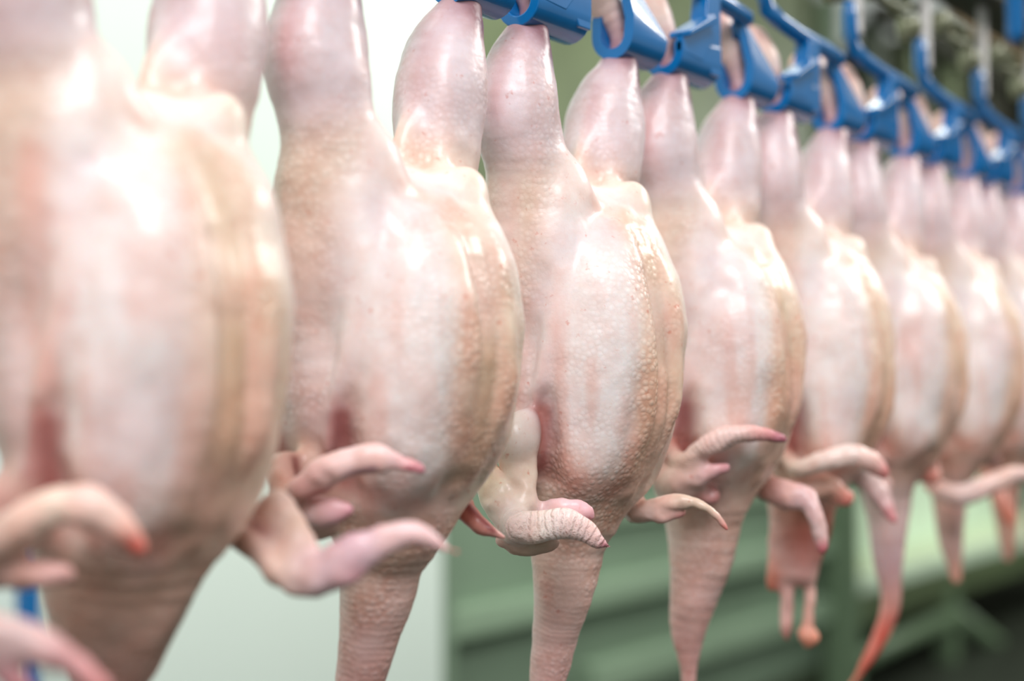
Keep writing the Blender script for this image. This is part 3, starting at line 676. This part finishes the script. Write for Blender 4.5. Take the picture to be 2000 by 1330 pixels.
# ------------------------------------------------------------------ the room
def struct(name, bm, mat): o = mesh_obj(name, bm, mat); o['kind'] = 'structure'; return o
bm = bmesh.new(); box(bm, -4, 14, -4, 9, -.1, 0); struct('floor', bm, FLOOR)
bm = bmesh.new(); box(bm, -4, 14, 8.0, 8.1, 0, 4.6); struct('wall_back', bm, OLIVE)
bm = bmesh.new(); box(bm, 12, 12.1, -4, 8, 0, 4.6); struct('wall_right', bm, DARK)

def cam_pt(px, Zd):            # ground position seen in column px at depth Zd
    xr = (px - 1000) / FPX * Zd
    return (Zd * CT + xr * ST, Zd * ST - xr * CT)
# pale wall panel on the left, running parallel to the line; its far end shows at x=865
PY = 2.35
def x_at(px, Y):               # X on the plane y=Y seen in column px
    u = (px - 1000) / FPX      # u = (X ST - Y CT)/(X CT + Y ST)
    return Y * (CT + u * ST) / (ST - u * CT)
xe = x_at(868, PY)
bm = bmesh.new(); box(bm, -3.5, xe, PY, PY + .12, 0, 4.2, .01); o = struct('wall_left', bm, PALE)
bm = bmesh.new(); tube(bm, [(x_at(60, PY - .12), PY - .12, 0.0), (x_at(60, PY - .12), PY - .12, 1.36)], .022, 14); box(bm, x_at(60, PY - .12) - .04, x_at(60, PY - .12) + .04, PY - .15, PY, 1.33, 1.37, .004)
tag(mesh_obj('standpipe', bm, BLUE), 'blue standpipe in front of the pale wall, lower left corner', 'pipe')

# green grey machine behind the line
MY = 2.7
cab = empty('machine_cabinet', (xe, MY, 0)); tag(cab, 'tall dull green machine cabinet right of the pale wall', 'cabinet')
def part(name, mat, parent, *boxes, bev=.004):
    bm = bmesh.new()
    for b in boxes: box(bm, *b, bev)
    o = mesh_obj(name, bm, mat, parent)
    o.location = -Vector(parent.location); return o
part('corner_post', GREEN, cab, (xe - .1, xe + .17, MY - .25, MY, 0, 3.6))
part('side_panel', GREEN2, cab, (xe + .17, xe + .3, MY - .12, MY + .05, 0, 3.6))
x2 = x_at(1125, MY)
x3 = x_at(1610, MY)
part('body_panel', GREEN, cab, (xe + .3, x3, MY, MY + .1, 0, 1.36))
part('upper_panel', OLIVE, cab, (xe + .3, x3, MY + .1, MY + .2, 1.36, 3.6))
def z_at(px, py, Y):
    X = x_at(px, Y); Zd = X * CT + Y * ST
    return CAMZ + (750 - py) * Zd / FPX
def rail(name, Y, px, py, h, mat, parent, xa, xb, dep=.06):
    z = z_at(px, py, Y); return part(name, mat, parent, (xa, xb, Y - dep, Y, z - h / 2, z + h / 2), bev=.006)
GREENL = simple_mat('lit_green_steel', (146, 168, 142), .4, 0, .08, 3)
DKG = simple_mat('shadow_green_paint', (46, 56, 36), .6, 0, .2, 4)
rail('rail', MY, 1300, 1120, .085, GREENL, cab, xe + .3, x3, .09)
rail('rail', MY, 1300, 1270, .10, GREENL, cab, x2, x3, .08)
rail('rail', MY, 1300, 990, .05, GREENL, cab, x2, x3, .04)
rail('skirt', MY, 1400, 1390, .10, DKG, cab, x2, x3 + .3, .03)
part('end_post', GREEN2, cab, (x3 - .12, x3 + .06, MY - .14, MY - .04, 0, 1.5))

# long mint tray conveyor beyond
TY = 2.85
ct = empty('belt_conveyor', (x3, TY, 0)); tag(ct, 'long steel conveyor with pale mint belt trough, lower right', 'conveyor')
xt0, xt1 = x_at(1625, TY), 11.0
zb = z_at(1800, 1118, TY); zt = z_at(1800, 1010, TY)
part('trough', MINT, ct, (xt0, xt1, TY, TY + .5, zb, zb + .03), (xt0, xt1, TY - .03, TY, zb, zb + .07), (xt0, xt1, TY + .5, TY + .53, zb, zt + .16))
part('belt', simple_mat('yellow_green_belt', (204, 216, 184), .6, 0, .15, 5), ct, (xt0, xt1, TY + .04, TY + .46, zb + .03, zb + .045))
part('side_beam', simple_mat('mossy_beam_paint', (82, 94, 66), .5, 0, .15, 4), ct, (xt0, xt1, TY - .05, TY + .1, zb - .16, zb - .005))
BR = simple_mat('brace_paint', (100, 120, 92), .5, 0, .1, 4)
for px in (1850, 2120):
    X = x_at(px, TY - .03)
    part('leg', BR, ct, (X - .07, X + .07, TY - .06, TY + .02, 0, zb - .1))
def strut(parent, p, q, w, mat):
    bm = bmesh.new(); tube(bm, [p, q], w, 8); o = mesh_obj('brace', bm, mat, parent, True); o.location = -Vector(parent.location)
X1, X2 = x_at(1560, TY), x_at(1850, TY)
X1 = x3 + .25
strut(ct, (X1, TY - .04, z_at(1560, 1350, TY) + .06), (X2, TY - .04, z_at(1850, 1195, TY)), .05, BR)
strut(ct, (X2, TY - .04, z_at(1850, 1195, TY)), (x_at(2010, TY), TY - .04, z_at(2010, 1320, TY)), .055, BR)
bm = bmesh.new(); box(bm, x_at(1600, TY + .7), 10, TY + .7, TY + .75, 0, zb - .02);  # black sheet set behind the gap under the conveyor
tag(mesh_obj('backing', bm, BLACK), 'black backing sheet in the dark gap under the belt conveyor, lower right', 'backing')
# frame work of the machines behind the shackles, upper right
fr = empty('machine_rack', (x_at(1500, 3.2), 3.2, 0)); tag(fr, 'olive steel machine rack behind the shackles, upper right', 'rack')
rng = np.random.RandomState(4)
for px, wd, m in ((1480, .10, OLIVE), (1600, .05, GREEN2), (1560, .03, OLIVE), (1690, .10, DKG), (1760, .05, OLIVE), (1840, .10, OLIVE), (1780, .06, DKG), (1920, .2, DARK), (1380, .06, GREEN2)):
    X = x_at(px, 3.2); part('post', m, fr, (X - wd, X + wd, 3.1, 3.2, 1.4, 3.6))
part('cross_beam', DARK, fr, (x_at(1700, 3.0), 10, 2.9, 3.0, z_at(1850, 110, 3.0), 3.6))
part('cross_beam', RUST, fr, (x_at(1850, 2.85), 10, 2.8, 2.86, z_at(1920, 90, 2.85), z_at(1920, 60, 2.85)))
gx = x_at(1990, .50); gd = mesh_obj('guide_rod', (lambda b: (tube(b, [(gx, .50, z_at(1990, 78, .50)), (gx, .50, z_at(1990, 60, .50)), (gx, .50, 2.7)], [.006, .011, .011], 14), b)[1])(bmesh.new()), BLUE, None, True)
tag(gd, 'blurred blue guide rod hanging in the upper right corner', 'rod')
